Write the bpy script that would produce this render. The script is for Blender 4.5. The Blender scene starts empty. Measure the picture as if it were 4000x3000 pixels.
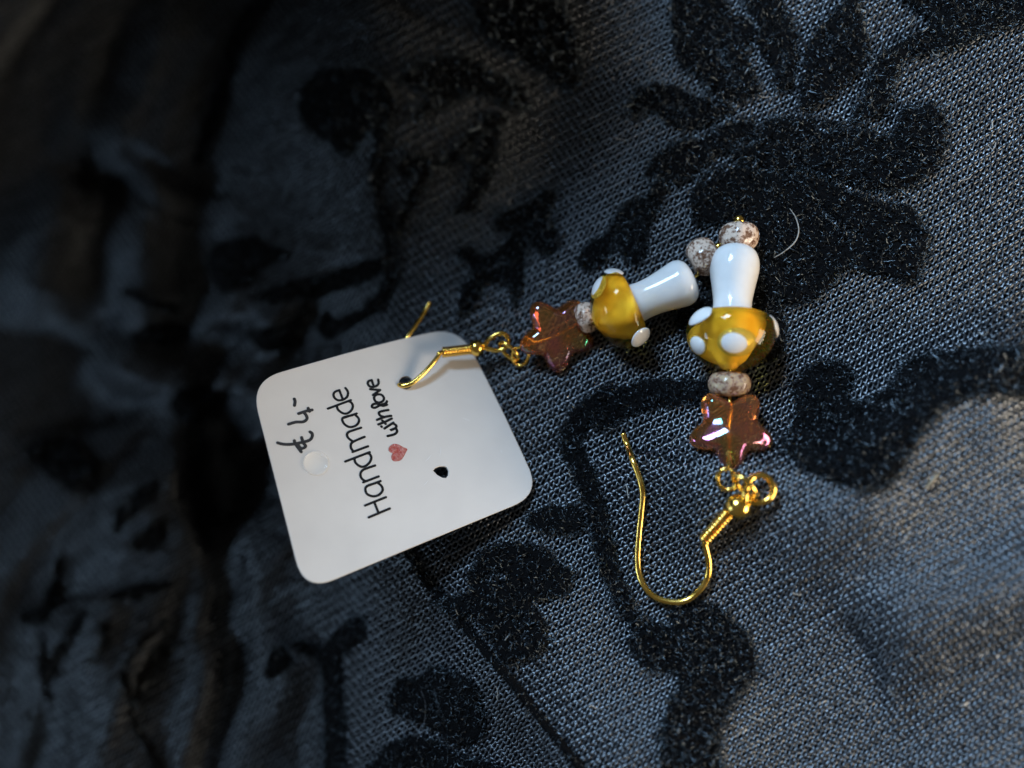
import bpy, bmesh, math, random
import numpy as np
from mathutils import Vector, Matrix
rng = np.random.default_rng(7)
random.seed(7)

# ------------------------------------------------------------------ scene, camera, light (1 unit = 1 cm)
sc = bpy.context.scene
sc.unit_settings.system = 'METRIC'
sc.unit_settings.scale_length = 0.01
COL = sc.collection
D = 10.0                                   # camera height over the working plane
cam_d = bpy.data.cameras.new('camera')
cam_d.sensor_width = 36.0
cam_d.lens = 27.0
cam_d.clip_start = 0.5
cam_d.clip_end = 300.0
cam_d.dof.use_dof = True
cam_d.dof.focus_distance = 9.6
cam_d.dof.aperture_fstop = 0.027 / 0.42    # 4.2 mm pupil
cam_d.dof.aperture_blades = 0
cam = bpy.data.objects.new('camera', cam_d)
cam.location = (0, 0, D)
COL.objects.link(cam)
sc.camera = cam

w = bpy.data.worlds.new('World')
sc.world = w
w.use_nodes = True
w.node_tree.nodes['Background'].inputs[0].default_value = (1.0, 0.93, 0.82, 1)
w.node_tree.nodes['Background'].inputs[1].default_value = 0.085

def area(name, loc, size, power, color, sy=None, target=(1.0, 0, 0)):
    l = bpy.data.lights.new(name, 'AREA')
    l.energy = power
    l.color = color
    l.size = size
    if sy:
        l.shape = 'RECTANGLE'
        l.size_y = sy
    o = bpy.data.objects.new(name, l)
    o.location = loc
    o.rotation_euler = (Vector(target) - Vector(loc)).to_track_quat('-Z', 'Y').to_euler()
    COL.objects.link(o)
    return o

area('window_light', (-22.4, 33.3, 32.2), 17.0, 39500.0, (0.49, 0.72, 1.0), 15.0)
area('side_fill_light', (-46.0, -12.0, 5.0), 13.0, 4300.0, (0.52, 0.74, 1.0), 8.0, target=(-4.0, 0, -2))  # added blue fill, no known window there; lights the left flanks of the folds
area('room_light', (38.0, -12.0, 17.0), 24.0, 20500.0, (1.0, 0.83, 0.64), 18.0)

sc.view_settings.view_transform = 'Standard'
sc.view_settings.look = 'None'
sc.view_settings.exposure = 0.0
sc.view_settings.gamma = 1.0
sc.render.engine = 'CYCLES'
sc.cycles.max_bounces = 24
sc.cycles.transmission_bounces = 20
sc.cycles.glossy_bounces = 8
sc.cycles.diffuse_bounces = 10
sc.cycles.transparent_max_bounces = 12
sc.cycles.caustics_refractive = True
sc.cycles.caustics_reflective = False
sc.cycles.blur_glossy = 0.3
sc.cycles.sample_clamp_indirect = 60.0
sc.cycles.use_denoising = True

# ------------------------------------------------------------------ helpers
F = 300.0 * D
def P(px, py, z):
    """point of the place at height z that the photograph shows at (px, py)"""
    return Vector(((px - 2000.0) / F * (D - z), (1500.0 - py) / F * (D - z), z))
def Pn(px, py, z):
    k = (D - z) / F
    return np.stack([(px - 2000.0) * k, (1500.0 - py) * k, z], -1)
def cm(px, z=0.0):
    return px / F * (D - z)

def tag(o, label=None, cat=None, group=None, kind=None):
    if label: o['label'] = label
    if cat: o['category'] = cat
    if group: o['group'] = group
    if kind: o['kind'] = kind
    return o
def empty(name, loc, **k):
    o = bpy.data.objects.new(name, None)
    o.location = loc
    o.empty_display_size = 0.3
    COL.objects.link(o)
    return tag(o, **k)
def link(name, me, mat, parent=None, smooth=True):
    if mat: me.materials.append(mat)
    if smooth:
        me.polygons.foreach_set('use_smooth', np.ones(len(me.polygons), bool))
    o = bpy.data.objects.new(name, me)
    COL.objects.link(o)
    if parent is not None:
        o.parent = parent
        if parent.parent is None:             # parts of parts already sit at the origin
            o.matrix_parent_inverse = Matrix.Translation(-parent.location)
    return o
def mesh_np(name, V, Q):
    """V (n,3), Q (m,k) faces of equal size"""
    me = bpy.data.meshes.new(name)
    V = np.ascontiguousarray(V, np.float32); Q = np.ascontiguousarray(Q, np.int32)
    me.vertices.add(len(V)); me.vertices.foreach_set('co', V.ravel())
    k = Q.shape[1]
    me.loops.add(Q.size); me.loops.foreach_set('vertex_index', Q.ravel())
    me.polygons.add(len(Q)); me.polygons.foreach_set('loop_start', np.arange(0, Q.size, k, dtype=np.int32))
    me.update(calc_edges=True)
    me.validate()
    return me
def catmull(pts, n=8, closed=False):
    p = np.array([list(q) for q in pts], float)
    m = len(p)
    out = []
    rngi = range(m if closed else m - 1)
    for i in rngi:
        if closed:
            a, b, c, d = p[(i - 1) % m], p[i], p[(i + 1) % m], p[(i + 2) % m]
        else:
            a, b, c, d = p[max(i - 1, 0)], p[i], p[i + 1], p[min(i + 2, m - 1)]
        for s in range(n):
            t = s / n
            out.append(0.5 * (2 * b + (c - a) * t + (2 * a - 5 * b + 4 * c - d) * t * t + (3 * b - a - 3 * c + d) * t ** 3))
    if not closed:
        out.append(p[-1])
    return np.array(out)
def tube_arrays(pts, r, seg=10, closed=False, cap=True):
    p = np.array([list(q) for q in pts], float)
    n = len(p)
    r = np.full(n, r) if np.isscalar(r) else np.array(r, float)
    if closed:
        T = np.roll(p, -1, 0) - np.roll(p, 1, 0)
    else:
        T = np.gradient(p, axis=0)
    T /= np.linalg.norm(T, axis=1)[:, None] + 1e-12
    u = np.cross(T[0], [0.13, 0.21, 0.97]); u /= np.linalg.norm(u)
    V = []
    for i in range(n):
        u = u - T[i] * (u @ T[i]); u /= np.linalg.norm(u)
        v = np.cross(T[i], u)
        a = np.arange(seg) / seg * 2 * np.pi
        V.append(p[i] + r[i] * (np.cos(a)[:, None] * u + np.sin(a)[:, None] * v))
    V = np.concatenate(V)
    Fc = []
    for i in range(n if closed else n - 1):
        j = (i + 1) % n
        for k in range(seg):
            l = (k + 1) % seg
            Fc.append((i * seg + k, i * seg + l, j * seg + l, j * seg + k))
    if cap and not closed:
        Fc.append(tuple(range(seg - 1, -1, -1)))
        Fc.append(tuple((n - 1) * seg + k for k in range(seg)))
    return V, Fc
def tube(name, pts, r, mat, parent=None, seg=10, closed=False):
    V, Fc = tube_arrays(pts, r, seg, closed)
    me = bpy.data.meshes.new(name)
    me.from_pydata([tuple(v) for v in V], [], Fc)
    me.update()
    return link(name, me, mat, parent)
def frame(axis):
    """axis, side, up (up leans to the camera)"""
    a = Vector(axis).normalized()
    s = a.cross(Vector((0, 0, 1))).normalized()
    return a, s, s.cross(a).normalized()
def lathe(name, A, axis, prof, mat, parent=None, seg=40, jitter=None, smooth=True):
    """prof: [(t, r)] along axis from A"""
    a, s, u = frame(axis)
    V, Fc = [], []
    n = len(prof)
    for t, r in prof:
        for k in range(seg):
            f = 2 * math.pi * k / seg
            rr = r * (jitter(t, f) if jitter else 1.0)
            V.append(tuple(Vector(A) + a * t + (s * math.sin(f) + u * math.cos(f)) * rr))
    for i in range(n - 1):
        for k in range(seg):
            l = (k + 1) % seg
            Fc.append((i * seg + k, i * seg + l, (i + 1) * seg + l, (i + 1) * seg + k))
    Fc.append(tuple(range(seg - 1, -1, -1)))
    Fc.append(tuple((n - 1) * seg + k for k in range(seg)))
    me = bpy.data.meshes.new(name)
    me.from_pydata(V, [], Fc)
    bm = bmesh.new(); bm.from_mesh(me)
    bmesh.ops.recalc_face_normals(bm, faces=bm.faces[:])
    bm.to_mesh(me); bm.free()
    return link(name, me, mat, parent, smooth)
def smooth_prof(pr, n=6):
    c = catmull([(t, r, 0) for t, r in pr], n)
    return [(q[0], max(q[1], 0.001)) for q in c]

# ------------------------------------------------------------------ materials
def mat(name, **kw):
    m = bpy.data.materials.new(name)
    m.use_nodes = True
    b = m.node_tree.nodes['Principled BSDF']
    for k, v in kw.items():
        b.inputs[k.replace('_', ' ')].default_value = v
    return m, m.node_tree.nodes, m.node_tree.links, b
def noise(N, L, scale, detail=3, co=None, rough=0.5):
    tc = N.new('ShaderNodeTexCoord')
    n = N.new('ShaderNodeTexNoise')
    n.inputs['Scale'].default_value = scale
    n.inputs['Detail'].default_value = detail
    n.inputs['Roughness'].default_value = rough
    L.new(tc.outputs['Object'], n.inputs['Vector'])
    return n
def ramp(N, L, src, stops):
    r = N.new('ShaderNodeValToRGB')
    e = r.color_ramp.elements
    while len(e) < len(stops): e.new(0.5)
    for i, (p, c) in enumerate(stops):
        e[i].position = p; e[i].color = (*c, 1)
    L.new(src, r.inputs[0])
    return r
def bump(N, L, b, src, strength, dist):
    bp = N.new('ShaderNodeBump')
    bp.inputs['Strength'].default_value = strength
    bp.inputs['Distance'].default_value = dist
    L.new(src, bp.inputs['Height'])
    L.new(bp.outputs[0], b.inputs['Normal'])

M = {}
m, N, L, b = mat('net_yarn', Base_Color=(0.014, 0.015, 0.018, 1), Roughness=0.40, IOR=2.4)
b.inputs['Specular Tint'].default_value = (0.84, 0.92, 1.0, 1)
b.inputs['Specular IOR Level'].default_value = 0.5
n = noise(N, L, 3.0, 4)
r = ramp(N, L, n.outputs[0], [(0.3, (0.003, 0.004, 0.007)), (0.7, (0.005, 0.0065, 0.011))])
L.new(r.outputs[0], b.inputs['Base Color'])
M['net'] = m
m, N, L, b = mat('lining', Base_Color=(0.004, 0.004, 0.005, 1), Roughness=0.9)
b.inputs['Specular IOR Level'].default_value = 0.1
n = noise(N, L, 40.0, 4); bump(N, L, b, n.outputs[0], 0.4, 0.02)
M['lining'] = m
m, N, L, b = mat('velvet_base', Base_Color=(0.003, 0.003, 0.0035, 1), Roughness=0.9)
b.inputs['Specular IOR Level'].default_value = 0.1
n = noise(N, L, 60.0, 5); bump(N, L, b, n.outputs[0], 0.8, 0.03)
M['velvet'] = m
m, N, L, b = mat('velvet_pile', Base_Color=(0.0035, 0.004, 0.0052, 1), Roughness=0.30, IOR=1.85)
b.inputs['Specular Tint'].default_value = (0.72, 0.88, 1.0, 1)
M['pile'] = m
m, N, L, b = mat('lint', Base_Color=(0.55, 0.52, 0.47, 1), Roughness=0.5)
n = noise(N, L, 30.0, 2)
r = ramp(N, L, n.outputs[0], [(0.3, (0.26, 0.24, 0.21)), (0.7, (0.46, 0.43, 0.38))])
L.new(r.outputs[0], b.inputs['Base Color'])
M['lint'] = m
m, N, L, b = mat('dark_lint', Base_Color=(0.10, 0.10, 0.11, 1), Roughness=0.45)
n = noise(N, L, 30.0, 2)
r = ramp(N, L, n.outputs[0], [(0.3, (0.07, 0.07, 0.075)), (0.7, (0.14, 0.14, 0.15))])
L.new(r.outputs[0], b.inputs['Base Color'])
M['dark_lint'] = m
m, N, L, b = mat('straw', Base_Color=(0.45, 0.36, 0.22, 1), Roughness=0.6)
n = noise(N, L, 30.0, 2)
r = ramp(N, L, n.outputs[0], [(0.3, (0.22, 0.17, 0.10)), (0.7, (0.34, 0.27, 0.18))])
L.new(r.outputs[0], b.inputs['Base Color'])
M['straw'] = m
m, N, L, b = mat('gold_plate', Base_Color=(0.93, 0.56, 0.10, 1), Metallic=1.0, Roughness=0.2)
n = noise(N, L, 9.0, 4)
r = ramp(N, L, n.outputs[0], [(0.3, (0.93, 0.57, 0.10)), (0.7, (1.0, 0.69, 0.18))])
L.new(r.outputs[0], b.inputs['Base Color'])
r2 = ramp(N, L, n.outputs[0], [(0.3, (0.16, 0.16, 0.16)), (0.75, (0.27, 0.27, 0.27))])
L.new(r2.outputs[0], b.inputs['Roughness'])
n2 = noise(N, L, 25.0, 3); bump(N, L, b, n2.outputs[0], 0.10, 0.01)
M['gold'] = m
m, N, L, b = mat('milk_glass', Base_Color=(0.80, 0.80, 0.79, 1), Roughness=0.13)
b.inputs['Subsurface Weight'].default_value = 0.35
b.inputs['Subsurface Radius'].default_value = (0.10, 0.09, 0.08)
b.inputs['Subsurface Scale'].default_value = 1.0
n = noise(N, L, 5.0, 2)
r = ramp(N, L, n.outputs[0], [(0.3, (0.77, 0.77, 0.76)), (0.7, (0.83, 0.83, 0.82))])
L.new(r.outputs[0], b.inputs['Base Color'])
M['milk'] = m
m, N, L, b = mat('amber_glass', Base_Color=(1.0, 0.55, 0.03, 1), Roughness=0.01, IOR=1.28)
b.inputs['Transmission Weight'].default_value = 0.96
b.inputs['Subsurface Weight'].default_value = 1.0
b.inputs['Subsurface Radius'].default_value = (0.5, 0.22, 0.03)
b.inputs['Subsurface Scale'].default_value = 0.6
n = noise(N, L, 3.0, 2)
r = ramp(N, L, n.outputs[0], [(0.3, (1.0, 0.66, 0.10)), (0.7, (1.0, 0.56, 0.05))])
L.new(r.outputs[0], b.inputs['Base Color'])
M['amber'] = m
m, N, L, b = mat('yellow_core', Base_Color=(0.93, 0.66, 0.14, 1), Roughness=0.4)
n = noise(N, L, 3.5, 3)
r = ramp(N, L, n.outputs[0], [(0.3, (1.0, 0.86, 0.40)), (0.7, (0.98, 0.74, 0.20))])
L.new(r.outputs[0], b.inputs['Base Color'])
M['core'] = m
m, N, L, b = mat('iridescent_glass', Base_Color=(0.85, 0.24, 0.04, 1), Roughness=0.09, IOR=1.6)
b.inputs['Transmission Weight'].default_value = 0.93
b.inputs['Thin Film Thickness'].default_value = 420.0
b.inputs['Thin Film IOR'].default_value = 2.05
n = noise(N, L, 2.5, 1)
r = ramp(N, L, n.outputs[0], [(0.3, (1.0, 0.42, 0.11)), (0.7, (1.0, 0.29, 0.06))])
L.new(r.outputs[0], b.inputs['Base Color'])
mr = N.new('ShaderNodeMapRange')
mr.inputs['To Min'].default_value = 330.0; mr.inputs['To Max'].default_value = 520.0
L.new(n.outputs[0], mr.inputs['Value'])
L.new(mr.outputs[0], b.inputs['Thin Film Thickness'])
M['star'] = m
def speckle_mat(name, lo, amt):
    m, N, L, b = mat(name, Roughness=0.12)
    n = noise(N, L, 9.0, 5, rough=0.65)
    n2 = noise(N, L, 30.0, 2)
    mx = N.new('ShaderNodeMath'); mx.operation = 'MULTIPLY_ADD'
    mx.inputs[1].default_value = 0.45
    L.new(n2.outputs[0], mx.inputs[0]); L.new(n.outputs[0], mx.inputs[2])
    r = ramp(N, L, mx.outputs[0], [(amt - 0.10, (0.17, 0.085, 0.05)), (amt - 0.02, (0.36, 0.24, 0.18)), (amt + 0.05, lo), (0.95, tuple(min(1, c * 1.12) for c in lo))])
    L.new(r.outputs[0], b.inputs['Base Color'])
    bump(N, L, b, n.outputs[0], 0.15, 0.03)
    return m
M['speckle'] = speckle_mat('speckled_ceramic', (0.72, 0.57, 0.46), 0.725)
M['speckle_amber_lit'] = speckle_mat('amber_lit_speckled_ceramic', (0.47, 0.34, 0.21), 0.74)  # tan copy of the speckled bead: the cap's amber light painted into its colour
m, N, L, b = mat('coated_card', Base_Color=(0.72, 0.71, 0.70, 1), Roughness=0.42)
b.inputs['Specular IOR Level'].default_value = 0.4
n = noise(N, L, 2.0, 4)
r = ramp(N, L, n.outputs[0], [(0.3, (0.665, 0.65, 0.63)), (0.7, (0.71, 0.695, 0.67))])
L.new(r.outputs[0], b.inputs['Base Color'])
n2 = noise(N, L, 90.0, 3); bump(N, L, b, n2.outputs[0], 0.06, 0.01)
M['card'] = m
m, N, L, b = mat('printing_ink', Base_Color=(0.004, 0.004, 0.005, 1), Roughness=0.5)
b.inputs['Specular IOR Level'].default_value = 0.25
n = noise(N, L, 20.0, 2)
r = ramp(N, L, n.outputs[0], [(0.3, (0.005, 0.005, 0.006)), (0.7, (0.010, 0.010, 0.011))])
L.new(r.outputs[0], b.inputs['Base Color'])
M['ink'] = m
m, N, L, b = mat('marker_ink', Base_Color=(0.015, 0.013, 0.013, 1), Roughness=0.5)
n = noise(N, L, 14.0, 3)
r = ramp(N, L, n.outputs[0], [(0.3, (0.010, 0.009, 0.009)), (0.75, (0.034, 0.030, 0.029))])
L.new(r.outputs[0], b.inputs['Base Color'])
M['marker'] = m
m, N, L, b = mat('red_foil', Base_Color=(0.55, 0.08, 0.06, 1), Roughness=0.28, Metallic=0.35)
n = noise(N, L, 26.0, 4)
r = ramp(N, L, n.outputs[0], [(0.35, (0.52, 0.09, 0.075)), (0.65, (0.66, 0.30, 0.27))])
L.new(r.outputs[0], b.inputs['Base Color'])
bump(N, L, b, n.outputs[0], 0.5, 0.03)
M['foil'] = m
m, N, L, b = mat('clear_gel', Base_Color=(1.0, 0.995, 0.97, 1), Roughness=0.22, IOR=1.14)
b.inputs['Alpha'].default_value = 0.22
b.inputs['Coat Weight'].default_value = 0.6
n = noise(N, L, 8.0, 3); bump(N, L, b, n.outputs[0], 0.2, 0.02)
M['gel'] = m

# ------------------------------------------------------------------ the draped cloth: height of the net under every pixel
O = 4000.0 / 2212.0                        # overview pixels to full pixels
def seg_dist(px, py, pts):
    """distance, signed side (+ right of travel as seen in the picture) and position along a polyline"""
    best = np.full(px.shape, 1e9); side = np.zeros(px.shape); pos = np.zeros(px.shape)
    L = 0.0
    lens = [math.dist(pts[i], pts[i + 1]) for i in range(len(pts) - 1)]
    tot = sum(lens)
    for i in range(len(pts) - 1):
        ax, ay = pts[i]; bx, by = pts[i + 1]
        dx, dy = bx - ax, by - ay
        l2 = dx * dx + dy * dy
        t = np.clip(((px - ax) * dx + (py - ay) * dy) / l2, 0, 1)
        qx, qy = px - (ax + t * dx), py - (ay + t * dy)
        d = np.hypot(qx, qy)
        s = -(dx * qy - dy * qx)           # >0: left of travel on screen(y down)
        k = d < best
        best = np.where(k, d, best); side = np.where(k, s, side)
        pos = np.where(k, (L + t * lens[i]) / tot, pos)
        L += lens[i]
    return best, side, pos
RIDGES = [  # points in overview pixels going down the picture, height, width to the picture's right / left of travel, taper
    ([(690, -50), (640, 120), (590, 300), (530, 450), (500, 600), (485, 720)], 0.95, 250, 85, 1),
    ([(372, -50), (362, 110), (345, 205), (268, 290), (235, 390)], 0.85, 170, 55, 1),
    ([(160, 380), (105, 480), (80, 560), (50, 720)], 0.75, 140, 65, 1),
    ([(352, 360), (318, 440), (290, 560), (268, 690)], 0.95, 130, 60, 1),
    ([(640, 735), (520, 690), (420, 670)], 0.8, 50, 110, 1),
    ([(470, 880), (400, 825), (300, 775), (205, 745)], 1.0, 50, 120, 1),
    ([(340, 850), (376, 940), (398, 1060), (408, 1220), (410, 1400), (400, 1700)], 1.2, 70, 300, 0),
    ([(120, 1290), (150, 1420), (200, 1560), (230, 1720)], 0.6, 140, 70, 0),
    ([(530, 1100), (556, 1300), (545, 1450), (530, 1700)], 1.1, 130, 65, 0),
    ([(480, 800), (560, 850), (600, 960)], 0.8, 110, 60, 1),
    ([(830, 1120), (880, 1190), (930, 1262), (1000, 1345), (1090, 1450), (1190, 1575), (1290, 1700)], 0.50, 260, 75, 0),
    ([(2300, 800), (2080, 880), (1960, 950), (1850, 1020), (1700, 1035), (1560, 1020)], 0.46, 190, 95, 0),
    ([(1850, 1400), (2000, 1320), (2300, 1260)], 0.22, 120, 120, 0),
    ([(640, 1290), (650, 1400), (660, 1550), (650, 1750)], -0.3, 60, 60, 0),
    ([(1100, 760), (1120, 850), (1150, 960)], 0.10, 150, 90, 1),
    ([(1240, 120), (1190, 300), (1110, 480), (1040, 640)], -0.22, 110, 130, 1),
]
_gx = np.arange(-1500, 5600, 20.0)
_gz = np.interp(_gx, [-1500, -400, 0, 500, 1000, 1500, 1850, 2300, 2800, 3300, 4000, 5600],
                [-4.9, -4.7, -4.6, -4.5, -3.9, -1.2, -0.62, -0.12, 0.30, 0.66, 1.05, 1.6])
_k = np.exp(-(np.arange(-20, 21) / 8.0) ** 2); _k /= _k.sum()
_gz = np.convolve(np.pad(_gz, 20, mode='edge'), _k, mode='valid')
_wv = [(rng.uniform(0, 6.28), rng.uniform(0, 6.28), rng.uniform(0.0012, 0.004), rng.uniform(0, 6.28)) for _ in range(9)]
def _height(px, py):
    px = np.asarray(px, float); py = np.asarray(py, float)
    z = np.interp(px, _gx, _gz) + 1.3 * np.tanh((py - 1500) / 2200.0)
    qx = px + 38 * np.sin(py * 0.0041 + 0.7) + 20 * np.sin(py * 0.0117 + px * 0.003 + 2.0)
    qy = py + 34 * np.sin(px * 0.0047 + 1.9) + 18 * np.sin(px * 0.0105 + py * 0.004)
    left = np.clip((1500 - px) / 600.0, 0, 1); left = left * left * (3 - 2 * left)
    ph = (px * 0.92 + py * 0.30) * 0.0165 + 1.6 * np.sin(py * 0.0032 + 0.4) + 0.9 * np.sin(px * 0.004 + py * 0.0061)
    z = z + left * (0.13 * np.sin(ph) + 0.05 * np.sin(2.3 * ph + py * 0.006)) * (0.55 + 0.45 * np.sin(py * 0.0027 + px * 0.0013 + 1.0))
    for pts, h, wright, wleft, taper in RIDGES:
        p = [(x * O, y * O) for x, y in pts]
        d, s, pos = seg_dist(qx, qy, p)
        wid = np.where(s > 0, wright * O, wleft * O)
        g = np.exp(-(d / wid) ** 2)
        if taper:
            g = g * np.clip(np.minimum(pos, 1 - pos) * 4, 0, 1) ** 0.5
        else:
            g = g * np.clip(pos * 5, 0, 1) ** 0.5
        z = z + h * g
    sm = lambda t: np.clip(t, 0, 1) ** 2 * (3 - 2 * np.clip(t, 0, 1))
    z = z - 0.42 * sm((py - 1950) / 1100.0) * sm((px - 2500) / 1100.0)
    for a, ph, f, dr in _wv:                # loose, irregular rumple
        z = z + 0.016 * np.sin((px * math.cos(dr) + py * math.sin(dr)) * f + ph)
    # the cloth is bunched up where the card leans on it
    z = z + 1.05 * np.exp(-(((px - 1330) / 210) ** 2 + ((py - 1850) / 230) ** 2))
    return z
GX0, GY0, GS = -1400.0, -1200.0, 10.0
_GXX, _GYY = np.meshgrid(np.arange(GX0, 5400, GS), np.arange(GY0, 4200, GS))
_GZ = _height(_GXX, _GYY)
for _ in range(2):                          # soften
    for ax in (0, 1):
        _GZ = 0.25 * np.roll(_GZ, 1, ax) + 0.5 * _GZ + 0.25 * np.roll(_GZ, -1, ax)
def H(px, py):
    px = np.asarray(px, float); py = np.asarray(py, float)
    u = np.clip((px - GX0) / GS, 0, _GZ.shape[1] - 1.001); v = np.clip((py - GY0) / GS, 0, _GZ.shape[0] - 1.001)
    i = u.astype(int); j = v.astype(int); fu = u - i; fv = v - j
    return (_GZ[j, i] * (1 - fu) * (1 - fv) + _GZ[j, i + 1] * fu * (1 - fv) + _GZ[j + 1, i] * (1 - fu) * fv + _GZ[j + 1, i + 1] * fu * fv)
def surf(px, py):
    return Pn(np.asarray(px, float), np.asarray(py, float), H(px, py))
def surf_n(px, py):
    e = 12.0
    du = surf(px + e, py) - surf(px - e, py)
    dv = surf(px, py - e) - surf(px, py + e)
    n = np.cross(du, dv)
    return n / np.linalg.norm(n, axis=-1)[..., None]

cloth = empty('draped_cloth', (0, 0, -0.2), label='black sheer net cloth with raised velvet flowers, rumpled under the earrings and card',
              cat='cloth')

# lining under the net
def sheet(name, x0, x1, y0, y1, st, off, mat_, parent):
    xs = np.arange(x0, x1 + 1, st); ys = np.arange(y0, y1 + 1, st)
    X, Y = np.meshgrid(xs, ys)
    V = (surf(X, Y) + off * surf_n(X, Y)).reshape(-1, 3)
    nx = len(xs); ny = len(ys)
    i = np.arange((ny - 1) * (nx - 1)); r_, c_ = i // (nx - 1), i % (nx - 1)
    a = r_ * nx + c_
    Q = np.stack([a, a + nx, a + nx + 1, a + 1], 1)
    return link(name, mesh_np(name, V, Q), mat_, parent)
sheet('lining', -1300, 5300, -1100, 4100, 25, -0.075, M['lining'], cloth)

# outside the frame an unseen mound of cloth is added to cast shade: it keeps the window off the far left
def build_shade_mound():
    line = [(-20.0, 0.8, 8.0), (-17.0, 3.2, 9.2), (-12.5, 6.8, 12.6), (-10.5, 8.1, 13.4), (-8.9, 8.3, 12.6), (-7.6, 8.3, 9.8), (-6.4, 8.3, 7.4), (-5.0, 8.2, 7.2), (-4.0, 8.2, 7.1), (-3.3, 8.2, 6.9), (-2.5, 8.2, 6.5), (-1.9, 8.2, 6.0), (-1.0, 8.3, 4.6), (0.6, 8.8, 0.2)]
    c = catmull(line, 8)
    n = len(c)
    rows = []
    NB = 26
    for i in range(n):
        t = c[min(i + 1, n - 1)] - c[max(i - 1, 0)]
        nrm = np.array([t[1], -t[0], 0.0]); nrm /= np.linalg.norm(nrm) + 1e-9     # towards the picture
        foot = -4.2 if c[i, 0] < -6 else (-3.0 if c[i, 0] < -3 else -1.9)
        hh = c[i, 2] - foot
        for k in range(NB):
            a = math.pi * k / (NB - 1)
            off = math.cos(a) * (1.15 + 0.05 * hh)
            if off > 0: off *= 0.55
            zz = foot + hh * math.sin(a) ** 0.55
            fold = 0.16 * math.sin(i * 0.55 + 0.9 * math.sin(k * 0.3)) + 0.07 * math.sin(i * 1.3 + k * 0.2)
            p = np.array([c[i, 0], c[i, 1], zz]) + nrm * (off + min(0.0, fold * math.sin(a)))
            rows.append(p)
    i = np.arange((n - 1) * (NB - 1)); r_, c_ = i // (NB - 1), i % (NB - 1)
    a = r_ * NB + c_
    link('shade_mound', mesh_np('shade_mound', np.array(rows), np.stack([a, a + 1, a + NB + 1, a + NB], 1)), M['lining'], cloth)
build_shade_mound()

# the knitted net: zigzag yarns that meet their neighbours
def build_net():
    a = 20.0; bb = 12.6
    ang = math.radians(28)
    bx = np.array([math.cos(ang), -math.sin(ang)]); ax = np.array([math.cos(math.radians(88)), -math.sin(math.radians(88))])
    x0, x1, y0, y1 = -300, 4300, -260, 3260
    sub = 2
    S = 5
    verts, faces = [], []
    base = 0
    corners = np.array([[x0, y0], [x1, y0], [x0, y1], [x1, y1]], float)
    Mi = np.linalg.inv(np.stack([ax * a, bx * bb], 1))
    kl = (Mi @ corners.T)
    k0, k1 = int(kl[0].min()), int(kl[0].max()) + 1
    j0, j1 = int(kl[1].min()), int(kl[1].max()) + 1
    jj = np.arange(j0 * sub, j1 * sub + 1)
    th = np.arange(S) / S * 2 * np.pi
    for k in range(k0, k1 + 1):
        t = jj / sub
        zig = np.cos(np.pi * (t + k)) * 0.37 * a
        zig = zig * (1 + 0.12 * rng.standard_normal(len(t)))
        wob = rng.standard_normal((len(t), 2)) * 1.15
        c = (k * a + zig)[:, None] * ax + (t * bb)[:, None] * bx + wob
        inside = (c[:, 0] > x0) & (c[:, 0] < x1) & (c[:, 1] > y0) & (c[:, 1] < y1)
        idx = np.nonzero(inside)[0]
        if len(idx) < 4: continue
        c = c[idx[0]:idx[-1] + 1]; tt = t[idx[0]:idx[-1] + 1]
        # gentle large scale pull of the knit
        c = c + np.stack([22 * np.sin(c[:, 1] * 0.0022 + c[:, 0] * 0.0011), 22 * np.sin(c[:, 0] * 0.0019 + 1.3)], 1)
        p = surf(c[:, 0], c[:, 1])
        nn = surf_n(c[:, 0], c[:, 1])
        p = p + nn * (0.012 * np.cos(2 * np.pi * (tt + k * 0.5)) + 0.004 * rng.standard_normal(len(tt)))[:, None]
        T = np.gradient(p, axis=0); T /= np.linalg.norm(T, axis=1)[:, None]
        s_ = np.cross(T, nn); s_ /= np.linalg.norm(s_, axis=1)[:, None]
        u_ = np.cross(s_, T)
        rad = 0.0176 * (1 + 0.07 * rng.standard_normal()) * (1 + 0.28 * np.cos(2 * np.pi * (tt + k * 0.5)) + 0.1 * rng.standard_normal(len(tt)))
        ring = p[:, None, :] + rad[:, None, None] * (np.cos(th)[None, :, None] * s_[:, None, :] + 0.60 * np.sin(th)[None, :, None] * u_[:, None, :])
        n = len(p)
        verts.append(ring.reshape(-1, 3))
        ii, ss = np.meshgrid(np.arange(n - 1), np.arange(S), indexing='ij')
        q = np.stack([ii * S + ss, ii * S + (ss + 1) % S, (ii + 1) * S + (ss + 1) % S, (ii + 1) * S + ss], -1).reshape(-1, 4) + base
        faces.append(q)
        base += n * S
    me = mesh_np('net', np.concatenate(verts), np.concatenate(faces))
    o = link('net', me, M['net'], cloth)
    o['kind'] = 'stuff'
build_net()

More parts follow.
